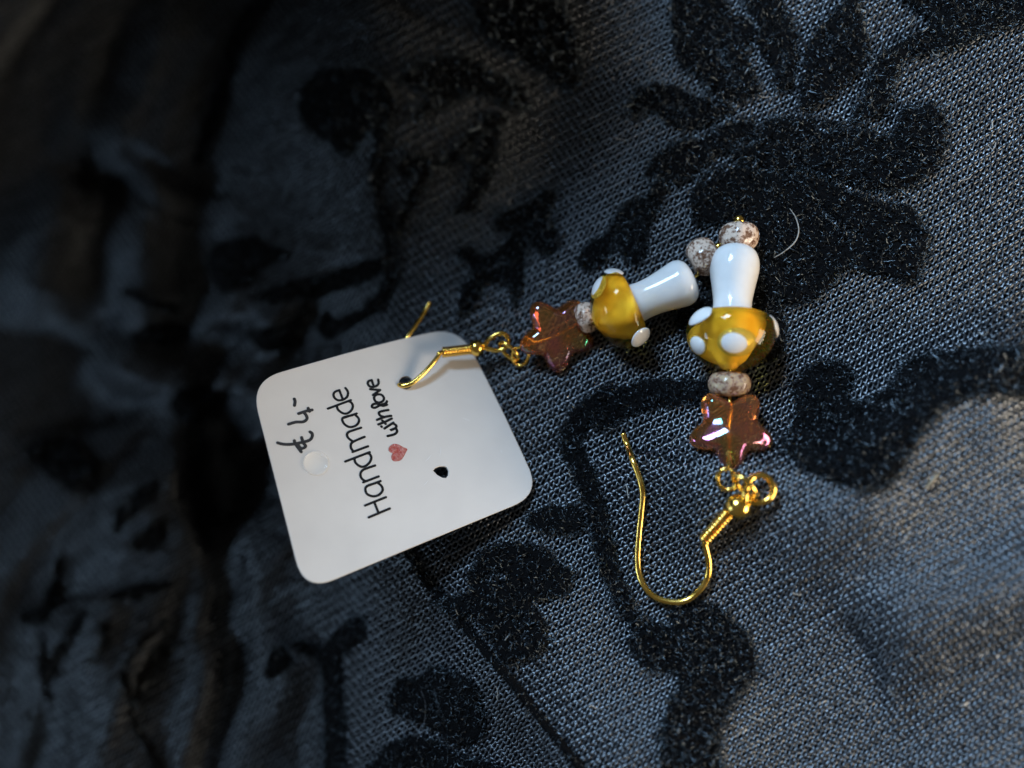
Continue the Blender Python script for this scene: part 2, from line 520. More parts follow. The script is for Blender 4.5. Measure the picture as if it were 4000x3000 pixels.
# ------------------------------------------------------------------ velvet motifs (drawn in overview pixels of the flat photograph)
def c4(p): return [(x * 0.5, y * 0.5) for x, y in p]
def c5(p): return [(1327 + x * 0.4, y * 0.4) for x, y in p]
def c6(p): return [(553 + x * 0.4, 110.6 + y * 0.4) for x, y in p]
def c7(p): return [(1106 + x * 0.5, 829.5 + y * 0.5) for x, y in p]
def c3(p): return [(829.6 + x * 0.25, 1161 + y * 0.25) for x, y in p]
def cR(p): return [(1659 + x * 0.25, 774 + y * 0.25) for x, y in p]
def cL(p): return [(x * 0.5, 829.5 + y * 0.5) for x, y in p]
def poly(p): return ('poly', p)
def stroke(p, *wd): return ('stroke', p, wd)       # widths along the stroke (overview px)
MOTIFS = [
 ('velvet_petal', [poly(c5([(330,-60),(310,180),(345,330),(450,430),(640,560),(800,560),(760,400),(725,290),(790,200),(700,90),(600,60),(590,-60)]))]),
 ('velvet_petal', [poly(c5([(70,610),(110,510),(200,460),(300,470),(450,520),(640,575),(560,665),(430,700),(300,690),(200,605),(120,650)]))]),
 ('velvet_petal', [poly(c5([(160,955),(200,870),(300,780),(450,740),(700,650),(770,720),(620,820),(520,900),(420,960),(330,1015),(280,960)]))]),
 ('velvet_petal', [poly(c5([(640,-60),(830,-60),(930,40),(1000,200),(1010,340),(965,480),(860,480),(795,300),(760,120)]))]),
 ('velvet_petal', [poly(c5([(1060,210),(1190,60),(1300,-40),(1340,120),(1370,290),(1290,420),(1160,560),(1010,610),(990,430)]))]),
 ('velvet_petal', [poly(c5([(1400,330),(1560,215),(1690,140),(1650,90),(1560,-60),(2440,-90),(2440,110),(2212,140),(2000,200),(1850,260),(1650,310),(1560,340),(1530,470),(1480,620),(1420,640),(1250,680),(1330,530)]))]),
 ('velvet_petal', [poly(c5([(1520,690),(1555,570),(1640,590),(1700,560),(1760,610),(1785,720),(1770,850),(1700,950),(1600,1020),(1450,1050),(1250,1010),(1050,920),(1000,800),(1180,700),(1350,700),(1470,750)]))]),
 ('velvet_petal', [poly(c5([(820,650),(1000,640),(1230,680),(1180,720),(1020,820),(1060,930),(850,930),(640,880),(640,820),(780,730)]))]),
 ('velvet_petal', [poly(c5([(430,1010),(520,930),(640,890),(850,940),(1060,945),(1250,1030),(1420,1090),(1580,1115),(1640,1200),(1705,1280),(1670,1420),(1600,1540),(1450,1500),(1250,1450),(1180,1530),(1100,1620),(900,1660),(790,1560),(800,1380),(760,1240),(560,1230),(420,1210),(405,1100)]))]),
 ('velvet_petal', [poly([(1452,690),(1530,640),(1580,560),(1640,560),(1660,620),(1700,690),(1690,760),(1660,790),(1600,740),(1520,760)])]),
 ('velvet_leaf', [poly(c5([(0,1340),(-20,1230),(70,1090),(170,1080),(205,1200),(150,1350),(60,1410)]))]),
 ('velvet_leaf', [poly(c6([(240,330),(260,180),(420,90),(700,140),(770,330),(740,440),(640,420),(570,480),(500,585),(400,500),(300,440)]))]),
 ('velvet_stem', [stroke(c6([(690,330),(685,480),(655,640),(675,800),(725,980),(740,1100),(735,1250),(650,1390),(520,1455),(410,1500)]), 36, 36, 34, 34, 34, 40, 36, 34, 28, 30), stroke(c6([(400,1480),(400,1500)]), 50, 50)]),
 ('velvet_tendril', [stroke(c6([(745,1010),(800,890),(880,760),(920,660),(890,590),(830,590),(800,640)]), 26, 28, 30, 30, 26, 34, 44)]),
 ('velvet_leaf', [stroke(c6([(740,1130),(600,1190),(430,1250),(250,1280),(100,1330),(20,1340)]), 30, 46, 48, 46, 44, 20)]),
 ('velvet_leaf', [poly(c6([(980,620),(1050,540),(1180,430),(1290,320),(1350,340),(1340,420),(1240,470),(1130,580),(1040,645)]))]),
 ('velvet_leaf', [poly(c6([(1055,870),(1130,790),(1160,600),(1250,440),(1320,420),(1310,560),(1270,720),(1180,860),(1100,885)]))]),
 ('velvet_petal', [poly(c6([(760,150),(1100,30),(1300,130),(1450,200),(1480,300),(1400,330),(1300,270),(1150,250),(1000,330),(880,385),(850,340),(930,240)]))]),
 ('velvet_petal', [poly(c6([(1180,-300),(1480,-300),(1720,-180),(1750,60),(1720,230),(1600,170),(1450,60),(1250,-60)]))]),
 ('velvet_flower', [poly(c6([(1290,900),(1330,870),(1450,830),(1570,745),(1640,770),(1600,880),(1645,1000),(1630,1090),(1560,1115),(1480,1060),(1460,1200),(1440,1340),(1390,1400),(1365,1290),(1250,1265),(1180,1400),(1100,1410),(1110,1260),(1180,1200),(1085,1120),(1120,1045),(1180,1060),(1230,1120),(1330,1060),(1360,970),(1290,960)]))]),
 ('velvet_leaf', [poly(c6([(1735,1150),(1770,1060),(1880,990),(1960,930),(2060,860),(2130,730),(2190,680),(2240,720),(2212,800),(2130,960),(2120,1080),(2060,1170),(1990,1120),(1985,1010),(1930,1070),(1880,1150),(1800,1195)]))]),
 ('velvet_leaf', [poly([(1280,892),(1300,850),(1400,820),(1530,828),(1545,868),(1440,882),(1360,902),(1300,935)])]),
 ('velvet_stem', [stroke(c7([(420,40),(300,140),(250,250),(330,420),(380,600),(420,800),(480,940),(540,1040)]), 40, 52, 50, 46, 42, 44, 44, 30)]),
 ('velvet_leaf', [poly(c7([(60,590),(140,530),(300,535),(310,640),(150,650)]))]),
 ('velvet_flower', [poly(c3([(880,80),(1100,50),(1420,100),(1540,230),(1625,330),(1600,450),(1530,520),(1280,560),(1390,680),(1410,850),(1380,1000),(1050,1115),(960,1000),(900,880),(800,700),(640,660),(430,540),(560,510),(740,470),(720,330),(780,200)]))]),
 ('velvet_flower', [poly(c7([(690,965),(850,930),(960,1010),(1020,1080),(1050,1180),(1040,1270),(960,1370),(900,1450),(890,1560),(885,1760),(650,1760),(640,1560),(660,1400),(720,1290),(680,1240),(600,1245),(540,1200),(508,1130),(530,1060),(600,1025),(690,1045)]))]),
 ('velvet_flower', [poly(cR([(235,200),(330,90),(450,20),(600,20),(700,100),(740,190),(685,330),(760,380),(850,370),(950,300),(1080,230),(1110,100),(1200,20),(1400,-25),(1800,-60),(2600,-70),(2600,340),(2240,340),(1900,310),(1560,420),(1400,540),(1280,700),(1150,950),(1020,1085),(800,1135),(600,1090),(350,980),(180,860),(145,720),(200,560),(230,450),(215,300)]))]),
 ('velvet_leaf', [poly(cL([(1680,1400),(1720,1270),(1800,1265),(1860,1220),(1980,1240),(2060,1310),(2110,1500),(2000,1565),(1850,1480),(1730,1430)]))]),
 ('velvet_leaf', [poly(cL([(1580,1760),(1640,1600),(1720,1530),(1850,1520),(2000,1600),(2140,1640),(2260,1760)]))]),
 ('velvet_stem', [stroke(cL([(1540,1060),(1440,1150),(1440,1300),(1450,1480),(1460,1740)]), 60, 44, 42, 46, 50), stroke(cL([(1300,1130),(1420,1180)]), 30, 34)]),
 ('velvet_leaf', [poly(cL([(495,640),(510,540),(600,450),(695,405),(670,500),(590,580),(520,655)]))]),
 ('velvet_leaf', [poly(cL([(565,670),(680,580),(725,640),(690,730),(590,715)]))]),
 ('velvet_tendril', [stroke(cL([(265,760),(225,930),(180,1010),(115,1005)]), 26, 28, 34, 40)]),
 ('velvet_leaf', [stroke(cL([(205,1370),(200,1230),(185,1080)]), 14, 26, 14)]),
 ('velvet_leaf', [stroke(cL([(215,1290),(265,1150),(355,1000)]), 10, 30, 26)]),
 ('velvet_leaf', [stroke(cL([(410,1215),(470,1110),(450,1050)]), 10, 26, 34), stroke(cL([(470,930),(600,900),(720,870)]), 20, 40, 20)]),
 ('velvet_leaf', [stroke(cL([(540,1230),(620,1110),(730,1000)]), 10, 22, 8)]),
 ('velvet_leaf', [stroke(cL([(560,1440),(600,1290),(690,1160),(815,1105)]), 10, 32, 34, 10)]),
 ('velvet_stem', [stroke(cL([(540,1250),(570,1440),(650,1560),(720,1760)]), 16, 18, 30, 40)]),
 ('velvet_leaf', [poly(cL([(1150,1280),(1160,1180),(1220,1120),(1260,1150),(1250,1230)]))]),
 ('velvet_leaf', [poly(c4([(900,1150),(925,1060),(1090,1020),(1150,1050),(1245,1100),(1140,1170),(1100,1230),(960,1270)]))]),
 ('velvet_leaf', [poly(c4([(1065,1440),(1110,1410),(1310,1405),(1180,1440),(1290,1480),(1150,1520)]))]),
 ('velvet_stem', [stroke(c4([(535,1260),(640,1300),(750,1330)]), 22, 22, 18)]),
 ('velvet_leaf', [poly(c4([(560,1460),(640,1400),(760,1390),(850,1440),(780,1490),(640,1500)]))]),
 ('velvet_leaf', [poly(c4([(320,800),(360,660),(430,740),(400,860)]))]),
 ('velvet_stem', [stroke(c4([(860,700),(900,560),(960,420),(1010,200),(1100,60),(1180,-80)]), 30, 36, 40, 46, 50, 50)]),
 ('velvet_leaf', [poly(cL([(100,280),(240,220),(330,240),(440,380),(410,480),(300,470),(180,380)]))]),
 ('velvet_leaf', [poly(cL([(740,60),(850,0),(960,40),(930,120),(800,180)]))]),
]
CUTS = [   # slits where the net shows between the petals: points, width
 (c5([(745, 270), (790, 350), (850, 450)]), 22), (c5([(830, 515), (720, 580), (640, 645)]), 22), (c5([(600, 640), (500, 720), (430, 765)]), 12),
 (c5([(960, 560), (985, 440), (1020, 320), (1000, 240)]), 11), (c5([(1290, 440), (1200, 540), (1120, 640), (1080, 740)]), 15), (c5([(1400, 320), (1330, 450), (1280, 540)]), 13),
 (c5([(1530, 450), (1500, 600), (1450, 710)]), 17), (c5([(1280, 705), (1120, 705), (1040, 790)]), 8), (c5([(900, 280), (930, 420)]), 7), (c5([(1150, 180), (1180, 330)]), 7),
 (c5([(560, 870), (650, 805), (780, 760)]), 9), (c5([(470, 1005), (620, 905), (780, 860)]), 9), (c5([(1050, 935), (1220, 1005), (1420, 1060)]), 8), (c5([(860, 1120), (900, 1300), (930, 1480)]), 7),
 (c5([(1080, 1100), (1200, 1220), (1330, 1280)]), 8), (c5([(520, 170), (590, 330), (680, 470)]), 6), (c5([(200, 560), (340, 590), (480, 620)]), 5),
 (c3([(860, 380), (980, 330), (1090, 350)]), 16), (c3([(1130, 700), (1230, 800), (1270, 920)]), 7), (c7([(690, 1060), (770, 1130), (880, 1140)]), 9), (c7([(760, 1250), (840, 1230), (930, 1160)]), 6),
 (cR([(850, 380), (1000, 430), (1180, 390)]), 9), (cR([(420, 250), (480, 480), (620, 700)]), 6), (c6([(1300, 1000), (1420, 960), (1540, 900)]), 6), (c6([(1250, 1200), (1330, 1150), (1420, 1150)]), 6),
 (c6([(1900, 1080), (2000, 960), (2090, 850)]), 6), (cL([(1880, 1300), (1900, 1400), (1960, 1470)]), 7)]
def inside_poly(px, py, pts):
    n = len(pts); ins = np.zeros(px.shape, bool)
    for i in range(n):
        x1, y1 = pts[i]; x2, y2 = pts[(i + 1) % n]
        if y1 == y2: continue
        c = ((y1 > py) != (y2 > py)) & (px < (x2 - x1) * (py - y1) / (y2 - y1) + x1)
        ins ^= c
    return ins
_nw = [(rng.uniform(0.02, 0.09), rng.uniform(0, 6.28), rng.uniform(0, 6.28)) for _ in range(10)]
def ragged(px, py):
    ex = np.zeros(px.shape); ey = np.zeros(px.shape)
    for f, a, ph in _nw:
        s = np.sin((px * math.cos(a) + py * math.sin(a)) * f + ph)
        ex = ex + s * 2.2 * math.cos(ph * 3); ey = ey + s * 2.2 * math.sin(ph * 3)
    return px + ex, py + ey
def mask_of(shapes, px, py):
    qx, qy = ragged(px, py)
    m = np.zeros(px.shape, bool)
    for s in shapes:
        if s[0] == 'poly':
            pts = catmull([(x * O, y * O, 0) for x, y in s[1]], 4, closed=True)[:, :2]
            m |= inside_poly(qx, qy, pts)
        else:
            pts = [(x * O, y * O) for x, y in s[1]]
            d, _, pos = seg_dist(qx, qy, pts)
            cum = np.cumsum([0] + [math.dist(pts[i], pts[i + 1]) for i in range(len(pts) - 1)])
            wd = np.interp(pos, cum / cum[-1], np.array(s[2]) * O / 2)
            m |= d < wd
    for pts, wd in CUTS:
        p = [(x * O, y * O) for x, y in pts]
        if max(x for x, _ in p) < px.min() - 60 or min(x for x, _ in p) > px.max() + 60 or max(y for _, y in p) < py.min() - 60 or min(y for _, y in p) > py.max() + 60: continue
        d, _, pos = seg_dist(qx, qy, p)
        m &= ~(d < wd * O / 2 * (0.35 + 0.65 * np.sin(np.pi * np.clip(pos, 0.02, 0.98))))
    return m
def bounds(shapes):
    xs, ys, wmax = [], [], 0
    for s in shapes:
        xs += [x * O for x, y in s[1]]; ys += [y * O for x, y in s[1]]
        if s[0] == 'stroke': wmax = max(wmax, max(s[2]) * O)
    pad = wmax / 2 + 45
    return max(min(xs) - pad, -400), min(max(xs) + pad, 4400), max(min(ys) - pad, -320), min(max(ys) + pad, 3320)
def add_pile(name, root, pts, rad, mat_):
    """pts (n,k,3) fibre polylines"""
    n, k, _ = pts.shape
    hc = bpy.data.hair_curves.new(name)
    hc.add_curves([k] * n)
    hc.position_data.foreach_set('vector', np.ascontiguousarray(pts, np.float32).ravel())
    at = hc.attributes.get('radius') or hc.attributes.new('radius', 'FLOAT', 'POINT')
    at.data.foreach_set('value', np.ascontiguousarray(rad, np.float32).ravel())
    hc.materials.append(mat_)
    o = bpy.data.objects.new(name, hc)
    COL.objects.link(o)
    o.parent = root
    o['kind'] = 'stuff'
    return o
def fibres(px, py, length, base_off):
    n = len(px)
    p0 = surf(px, py); nn = surf_n(px, py)
    p0 = p0 + nn * base_off
    d = nn * 0.75 + rng.standard_normal((n, 3)) * 0.55
    d /= np.linalg.norm(d, axis=1)[:, None]
    ln = length * rng.uniform(0.5, 1.25, n)
    K = 5
    pts = np.empty((n, K, 3)); pts[:, 0] = p0
    cur = p0.copy(); dirv = d
    for i in range(1, K):
        dirv = dirv + rng.standard_normal((n, 3)) * 0.55
        dirv /= np.linalg.norm(dirv, axis=1)[:, None]
        cur = cur + dirv * (ln / (K - 1))[:, None]
        pts[:, i] = cur
    clump = 0.5 + 0.5 * np.sin(px * 0.043 + 1.7 * np.sin(py * 0.021)) * np.sin(py * 0.047 + 1.3 * np.sin(px * 0.026))
    big = rng.random(n) < 0.115 * clump ** 1.5              # loose, thicker fibres lying on top
    pts[big] = p0[big][:, None] + (pts[big] - p0[big][:, None]) * 1.5 + (nn * 0.02)[big][:, None]
    rad = np.repeat((np.where(big, 0.0085, 0.0046) * rng.uniform(0.6, 1.4, n))[:, None], K, 1)
    rad[:, -1] *= 0.5
    return pts, rad
tot = 0
for mi, (nm, shapes) in enumerate(MOTIFS):
    x0, x1, y0, y1 = bounds(shapes)
    st = 9.0
    xs = np.arange(x0, x1, st); ys = np.arange(y0, y1, st)
    if len(xs) < 3 or len(ys) < 3: continue
    X, Y = np.meshgrid(xs, ys)
    Mk = mask_of(shapes, X, Y)
    blur = Mk.astype(float)
    for _ in range(4):
        for ax in (0, 1):
            blur = 0.25 * np.roll(blur, 1, ax) + 0.5 * blur + 0.25 * np.roll(blur, -1, ax)
    cell = Mk[:-1, :-1] & Mk[1:, :-1] & Mk[:-1, 1:] & Mk[1:, 1:]
    if cell.sum() < 6: continue
    lump = 0.5 + 0.5 * np.sin(X * 0.115 + 2.1 * np.sin(Y * 0.031)) * np.sin(Y * 0.128 + 1.7 * np.sin(X * 0.027))
    hgt = 0.004 + 0.030 * lump * np.clip(blur * 2 - 0.9, 0, 1) + 0.050 * np.clip(blur * 2 - 0.9, 0, 1) + 0.006 * rng.random(X.shape) + 0.0016 * (mi % 5)
    V = surf(X, Y) + surf_n(X, Y) * hgt[..., None]
    nx = len(xs)
    r_, c_ = np.nonzero(cell)
    a = r_ * nx + c_
    Q = np.stack([a, a + nx, a + nx + 1, a + 1], 1)
    used, inv = np.unique(Q.ravel(), return_inverse=True)
    me = mesh_np(nm, V.reshape(-1, 3)[used], inv.reshape(Q.shape))
    part = link(nm, me, M['velvet'], cloth)
    # fibres
    area_px = Mk.sum() * st * st
    far = np.interp((x0 + x1) / 2, [800, 1800], [0.45, 1.0])
    n = int(area_px * 0.026 * far)
    rx = rng.uniform(x0, x1, int(n * (x1 - x0) * (y1 - y0) / area_px)); ry = rng.uniform(y0, y1, len(rx))
    k = mask_of(shapes, rx, ry)
    rx, ry = rx[k], ry[k]
    pts, rad = fibres(rx, ry, 0.11, 0.035)
    add_pile('pile', part, pts, rad, M['pile'])
    tot += len(rx)
print('fibres', tot)

# piped seam along the fold below the card
_sx = catmull([(x * O, y * O, 0) for x, y in [(868, 1172), (905, 1222), (930, 1262), (1000, 1345), (1090, 1450), (1190, 1575), (1290, 1700)]], 12)
_sp = surf(_sx[:, 0], _sx[:, 1]) + surf_n(_sx[:, 0], _sx[:, 1]) * 0.02
seam = tube('piped_seam', _sp, 0.060 * (1 + 0.10 * rng.standard_normal(len(_sp))), M['velvet'], cloth, 8)
k = rng.integers(0, len(_sx) - 1, 2600); f = rng.random(2600)
qx = _sx[k, 0] * (1 - f) + _sx[k + 1, 0] * f + rng.normal(0, 7, 2600); qy = _sx[k, 1] * (1 - f) + _sx[k + 1, 1] * f + rng.normal(0, 7, 2600)
pts, rad = fibres(qx, qy, 0.07, 0.03)
add_pile('pile', seam, pts, rad, M['pile'])

# fine loose lint caught in the net and the pile
n = 90
lx = rng.uniform(1900, 3980, n); ly = rng.uniform(30, 2970, n)
p0 = surf(lx, ly) + surf_n(lx, ly) * 0.05
dirv = rng.standard_normal((n, 3)) * np.array([1, 1, 0.15]); dirv /= np.linalg.norm(dirv, axis=1)[:, None]
pts = np.empty((n, 7, 3)); pts[:, 0] = p0
for i in range(1, 7):
    dirv = dirv + rng.standard_normal((n, 3)) * np.array([0.5, 0.5, 0.12]); dirv /= np.linalg.norm(dirv, axis=1)[:, None]
    pts[:, i] = pts[:, i - 1] + dirv * (rng.uniform(0.012, 0.045, n))[:, None]
lint = add_pile('loose_lint', cloth, pts, np.full((n, 7), 0.0042) * rng.uniform(0.6, 1.4, n)[:, None], M['lint'])
lint.matrix_parent_inverse = Matrix.Translation(-cloth.location)

# ------------------------------------------------------------------ the card
CA, CB, CC, CD = (978, 1489), (1806, 1246), (2112, 1930), (1188, 2309)
_pl = np.linalg.solve(np.array([[*P(*CA, .5)[:2], 1], [*P(*CB, -.5)[:2], 1], [*P(*CD, 1.2)[:2], 1]]), np.array([.5, -.5, 1.2]))
_cn = Vector((-_pl[0], -_pl[1], 1)).normalized()
def card_z(px, py):
    ux, uy = (px - 2000) / F, (1500 - py) / F        # x = ux*(D-z)
    return (_pl[2] + D * (_pl[0] * ux + _pl[1] * uy)) / (1 + _pl[0] * ux + _pl[1] * uy)
def curl(v):
    """the card is faintly bowed, its top right corner bent down a little"""
    c = P(1500, 1800, card_z(1500, 1800))
    e = (P(*CB, card_z(*CB)) - P(*CD, card_z(*CD))).normalized()
    t = (Vector(v) - c).dot(e)
    return Vector(v) - _cn * (0.016 * t * t + (0.10 * (t - 0.9) ** 2 if t > 0.9 else 0))
def CP(px, py, off=0.0):
    return curl(P(px, py, card_z(px, py))) + _cn * off
def bez(p0, p1, p2, n=10):
    return [((1 - t) ** 2 * p0[0] + 2 * t * (1 - t) * p1[0] + t * t * p2[0], (1 - t) ** 2 * p0[1] + 2 * t * (1 - t) * p1[1] + t * t * p2[1])
            for t in [i / n for i in range(n + 1)]]
def toward(a, b_, d):
    l = math.dist(a, b_); return (a[0] + (b_[0] - a[0]) * d / l, a[1] + (b_[1] - a[1]) * d / l)
cs = [CA, CB, CC, CD]; out = []
for i in range(4):
    p, q, r_ = cs[i - 1], cs[i], cs[(i + 1) % 4]
    rr = [126, 122, 116, 126][i]
    out += bez(toward(q, p, rr), q, toward(q, r_, rr))
s1 = 1200 / 1810
h1 = [(1586 + 28 * math.cos(t), 1492 + 27 * math.sin(t)) for t in np.linspace(0, 2 * math.pi, 22)[:-1]]
h2 = [(950 + x * s1, 1200 + y * s1) for x, y in [(1116, 962), (1132, 944), (1155, 935), (1180, 934), (1200, 940), (1212, 962), (1210, 990), (1196, 1008), (1172, 1006), (1142, 990)]]
# flat outline in card coordinates, filled, cut into strips, bowed and thickened
_e1 = (P(*CB, card_z(*CB)) - P(*CA, card_z(*CA))).normalized(); _e2 = _cn.cross(_e1); _o = P(1500, 1800, card_z(1500, 1800))
def to2(px, py):
    v = P(px, py, card_z(px, py)) - _o
    return (v.dot(_e1), v.dot(_e2))
cu = bpy.data.curves.new('card_outline', 'CURVE'); cu.dimensions = '2D'; cu.fill_mode = 'BOTH'
cu.extrude = 0.018; cu.bevel_depth = 0.004; cu.bevel_resolution = 1
for ring in (out, h1, h2):
    sp = cu.splines.new('POLY'); sp.points.add(len(ring) - 1); sp.use_cyclic_u = True
    for pt, (x, y) in zip(sp.points, ring):
        a, b_ = to2(x, y); pt.co = (a, b_, 0, 1)
tmp = bpy.data.objects.new('card_outline', cu); COL.objects.link(tmp)
bpy.context.view_layer.update()
me = bpy.data.meshes.new_from_object(tmp.evaluated_get(bpy.context.evaluated_depsgraph_get()))
bpy.data.objects.remove(tmp); bpy.data.curves.remove(cu)
bm = bmesh.new(); bm.from_mesh(me)
bmesh.ops.remove_doubles(bm, verts=bm.verts[:], dist=1e-5)
for k in np.arange(-2.6, 2.6, 0.3):
    bmesh.ops.bisect_plane(bm, geom=bm.verts[:] + bm.edges[:] + bm.faces[:], plane_co=(k * .75, k * .65, 0), plane_no=(0.75, 0.65, 0), dist=1e-6)
for v in bm.verts:
    w_ = curl(_o + _e1 * v.co.x + _e2 * v.co.y) + _cn * (v.co.z - 0.022)
    v.co = w_
bmesh.ops.recalc_face_normals(bm, faces=bm.faces[:])
bm.to_mesh(me); bm.free()
me.name = 'earring_card'
card_loc = CP(1500, 1800, -0.05)
card = empty('earring_card', card_loc, label='white card with rounded corners printed Handmade with love, marked with a handwritten price', cat='card')
board = link('card_board', me, M['card'], card, smooth=False)

def ribbon(bm, pts, wd, off):
    """flat round ended stroke lying on the card; pts in full pixels"""
    p = [CP(x, y, off) for x, y in pts]
    n = len(p)
    wd = [wd] * n if np.isscalar(wd) else wd
    rows = []
    for i in range(n):
        t = (p[min(i + 1, n - 1)] - p[max(i - 1, 0)])
        if t.length < 1e-9: t = Vector((1, 0, 0))
        s = _cn.cross(t.normalized()) * wd[i]
        rows.append((bm.verts.new(p[i] + s), bm.verts.new(p[i] - s)))
    for i in range(n - 1):
        try: bm.faces.new((rows[i][0], rows[i][1], rows[i + 1][1], rows[i + 1][0]))
        except ValueError: pass
    for i in (0, n - 1):
        c = bm.verts.new(p[i] + _cn * 0.00035)
        ring = [bm.verts.new(p[i] + _cn * 0.00035 + (_e1 * math.cos(a) + _e2 * math.sin(a)) * wd[i]) for a in np.linspace(0, 2 * math.pi, 13)[:-1]]
        for j in range(12): bm.faces.new((c, ring[j], ring[(j + 1) % 12]))
def strokes(name, lst, mat_, conv, off=0.0025, parent=None):
    bm = bmesh.new()
    for i, (pts, wd) in enumerate(lst):
        c = catmull([(*conv(x, y), 0) for x, y in pts], 6) if len(pts) > 2 else np.array([(*conv(x, y), 0) for x, y in pts])
        ribbon(bm, c[:, :2], cm(wd / 2), off + 0.0006 * i)
    me = bpy.data.meshes.new(name)
    for f in bm.faces:
        f.normal_update()
        if f.normal.dot(_cn) < 0: f.normal_flip()
    bm.to_mesh(me); bm.free()
    return link(name, me, mat_, parent or card, smooth=False)
k6 = 600 / 1659
C6 = lambda x, y: (1050 + x * k6, 1480 + y * k6)
W = 9.2
LET = [
 [[(1040, 1367), (1265, 1278)], [(1080, 1495), (1307, 1400)], [(1140, 1332), (1187, 1452)]],
 [[(1060, 1158), (1207, 1104)], [(1150, 1127), (1068, 1155), (1043, 1190), (1062, 1243), (1125, 1268), (1190, 1252), (1230, 1203), (1215, 1155), (1175, 1122)]],
 [[(1020, 1117), (1187, 1054)], [(1045, 1107), (1003, 1075), (990, 1030), (1010, 990), (1060, 966), (1148, 936)]],
 [[(826, 893), (1090, 792)], [(925, 862), (937, 905), (985, 945), (1035, 945), (1085, 908), (1107, 855), (1092, 815), (1060, 803)]],
 [[(905, 790), (1072, 729)], [(915, 785), (888, 745), (890, 702), (925, 673), (1035, 627)], [(912, 680), (860, 640), (845, 605), (860, 577), (900, 560), (997, 528)]],
 [[(812, 420), (950, 374)], [(905, 392), (815, 415), (793, 440), (818, 490), (870, 520), (930, 510), (968, 475), (972, 430), (930, 385)]],
 [[(639, 322), (887, 229)], [(735, 288), (748, 333), (800, 371), (850, 372), (895, 335), (908, 290), (890, 255), (860, 242)]],
 [[(828, 98), (850, 128), (856, 160), (842, 198), (800, 225), (750, 231), (712, 206), (699, 170), (715, 140), (762, 121)], [(762, 121), (798, 216)]],
]
title = None
for k, lt in enumerate(LET):
    strokes('printed_letter', [(s, W) for s in lt], M['ink'], C6)
W2 = 9.8
LOVE = [
 [[(1183, 5), (1187, 42), (1168, 70), (1130, 84), (1090, 78), (1070, 48), (1080, 22), (1112, 10)], [(1112, 10), (1135, 80)]],
 [[(1096, 110), (1203, 118)], [(1203, 118), (1126, 173)]],
 [[(1137, 205), (1152, 240), (1192, 255), (1234, 236), (1244, 202), (1220, 172), (1180, 166), (1148, 180), (1137, 205)]],
 [[(1276, 240), (1262, 262), (1200, 285), (1150, 310), (1116, 304), (1124, 276), (1170, 268), (1232, 290), (1278, 277)]],
 [[(1170, 442), (1250, 412), (1322, 398)], [(1250, 412), (1204, 396), (1190, 366), (1216, 350), (1292, 335)]],
 [[(1184, 492), (1260, 462), (1328, 428)], [(1226, 450), (1262, 486)]],
 [[(1250, 536), (1346, 472)], [(1216, 514), (1220, 518)]],
 [[(1284, 618), (1358, 598), (1386, 566), (1366, 536), (1312, 556), (1364, 534), (1378, 506), (1344, 480)]],
]
for lt in LOVE:
    strokes('printed_letter', [(s, W2) for s in lt], M['ink'], C6)
PRICE = [
 [[(276, 218), (284, 245), (278, 288)]],
 [[(214, 490), (290, 468), (372, 464), (412, 432), (402, 392), (376, 362)], [(322, 376), (400, 350), (468, 336)], [(425, 318), (440, 352)]],
 [[(95, 690), (160, 706), (250, 706), (330, 692), (432, 666), (466, 630), (468, 592), (446, 574)], [(276, 668), (290, 706), (350, 788)], [(355, 634), (372, 690), (398, 730), (352, 752), (318, 716)]],
]
for lt in PRICE:
    strokes('handwritten_mark', [(s, 11.5) for s in lt], M['marker'], C6)
# heart
hp = catmull([(*C6(x, y), 0) for x, y in [(1495, 757), (1445, 733), (1400, 708), (1350, 703), (1310, 725), (1293, 755), (1300, 785), (1325, 800), (1337, 806), (1323, 832), (1326, 866), (1350, 890), (1390, 890), (1430, 875), (1460, 835), (1482, 792)]], 4, closed=True)
bm = bmesh.new()
vs = [bm.verts.new(CP(x, y, 0.003)) for x, y, _ in hp]
f = bm.faces.new(vs); f.normal_update()
if f.normal.dot(_cn) < 0: f.normal_flip()
bmesh.ops.triangulate(bm, faces=bm.faces[:])
me = bpy.data.meshes.new('foil_heart'); bm.to_mesh(me); bm.free()
link('foil_heart', me, M['foil'], card, smooth=False)
# clear gel dot
dc = CP(*C6(510, 910), 0.0)
pr = [(0.001, 0.150), (0.014, 0.153), (0.026, 0.147), (0.031, 0.130), (0.026, 0.112), (0.024, 0.07), (0.024, 0.001)]
lathe('gel_dot', dc, _cn, smooth_prof(pr, 4), M['gel'], card, 48)
# scratches in the coating
bm = bmesh.new()
for a, b_ in [((1293, 650), (1340, 668)), ((1110, 868), (1072, 910)), ((1165, 820), (1158, 880)), ((1090, 1020), (1062, 1052)), ((1518, 840), (1524, 858))]:
    c = lambda q: (950 + q[0] * s1, 1200 + q[1] * s1)
    ribbon(bm, [c(a), c(((a[0] + b_[0]) / 2 + 2, (a[1] + b_[1]) / 2)), c(b_)], [0.001, 0.004, 0.001], 0.002)
for f in bm.faces:
    f.normal_update()
    if f.normal.dot(_cn) < 0: f.normal_flip()
me = bpy.data.meshes.new('scratch'); bm.to_mesh(me); bm.free()
m, N, L, b = mat('scratched_coating', Base_Color=(0.85, 0.86, 0.87, 1), Roughness=0.25)
o = link('scratch', me, m, card, smooth=False); o['kind'] = 'stuff'

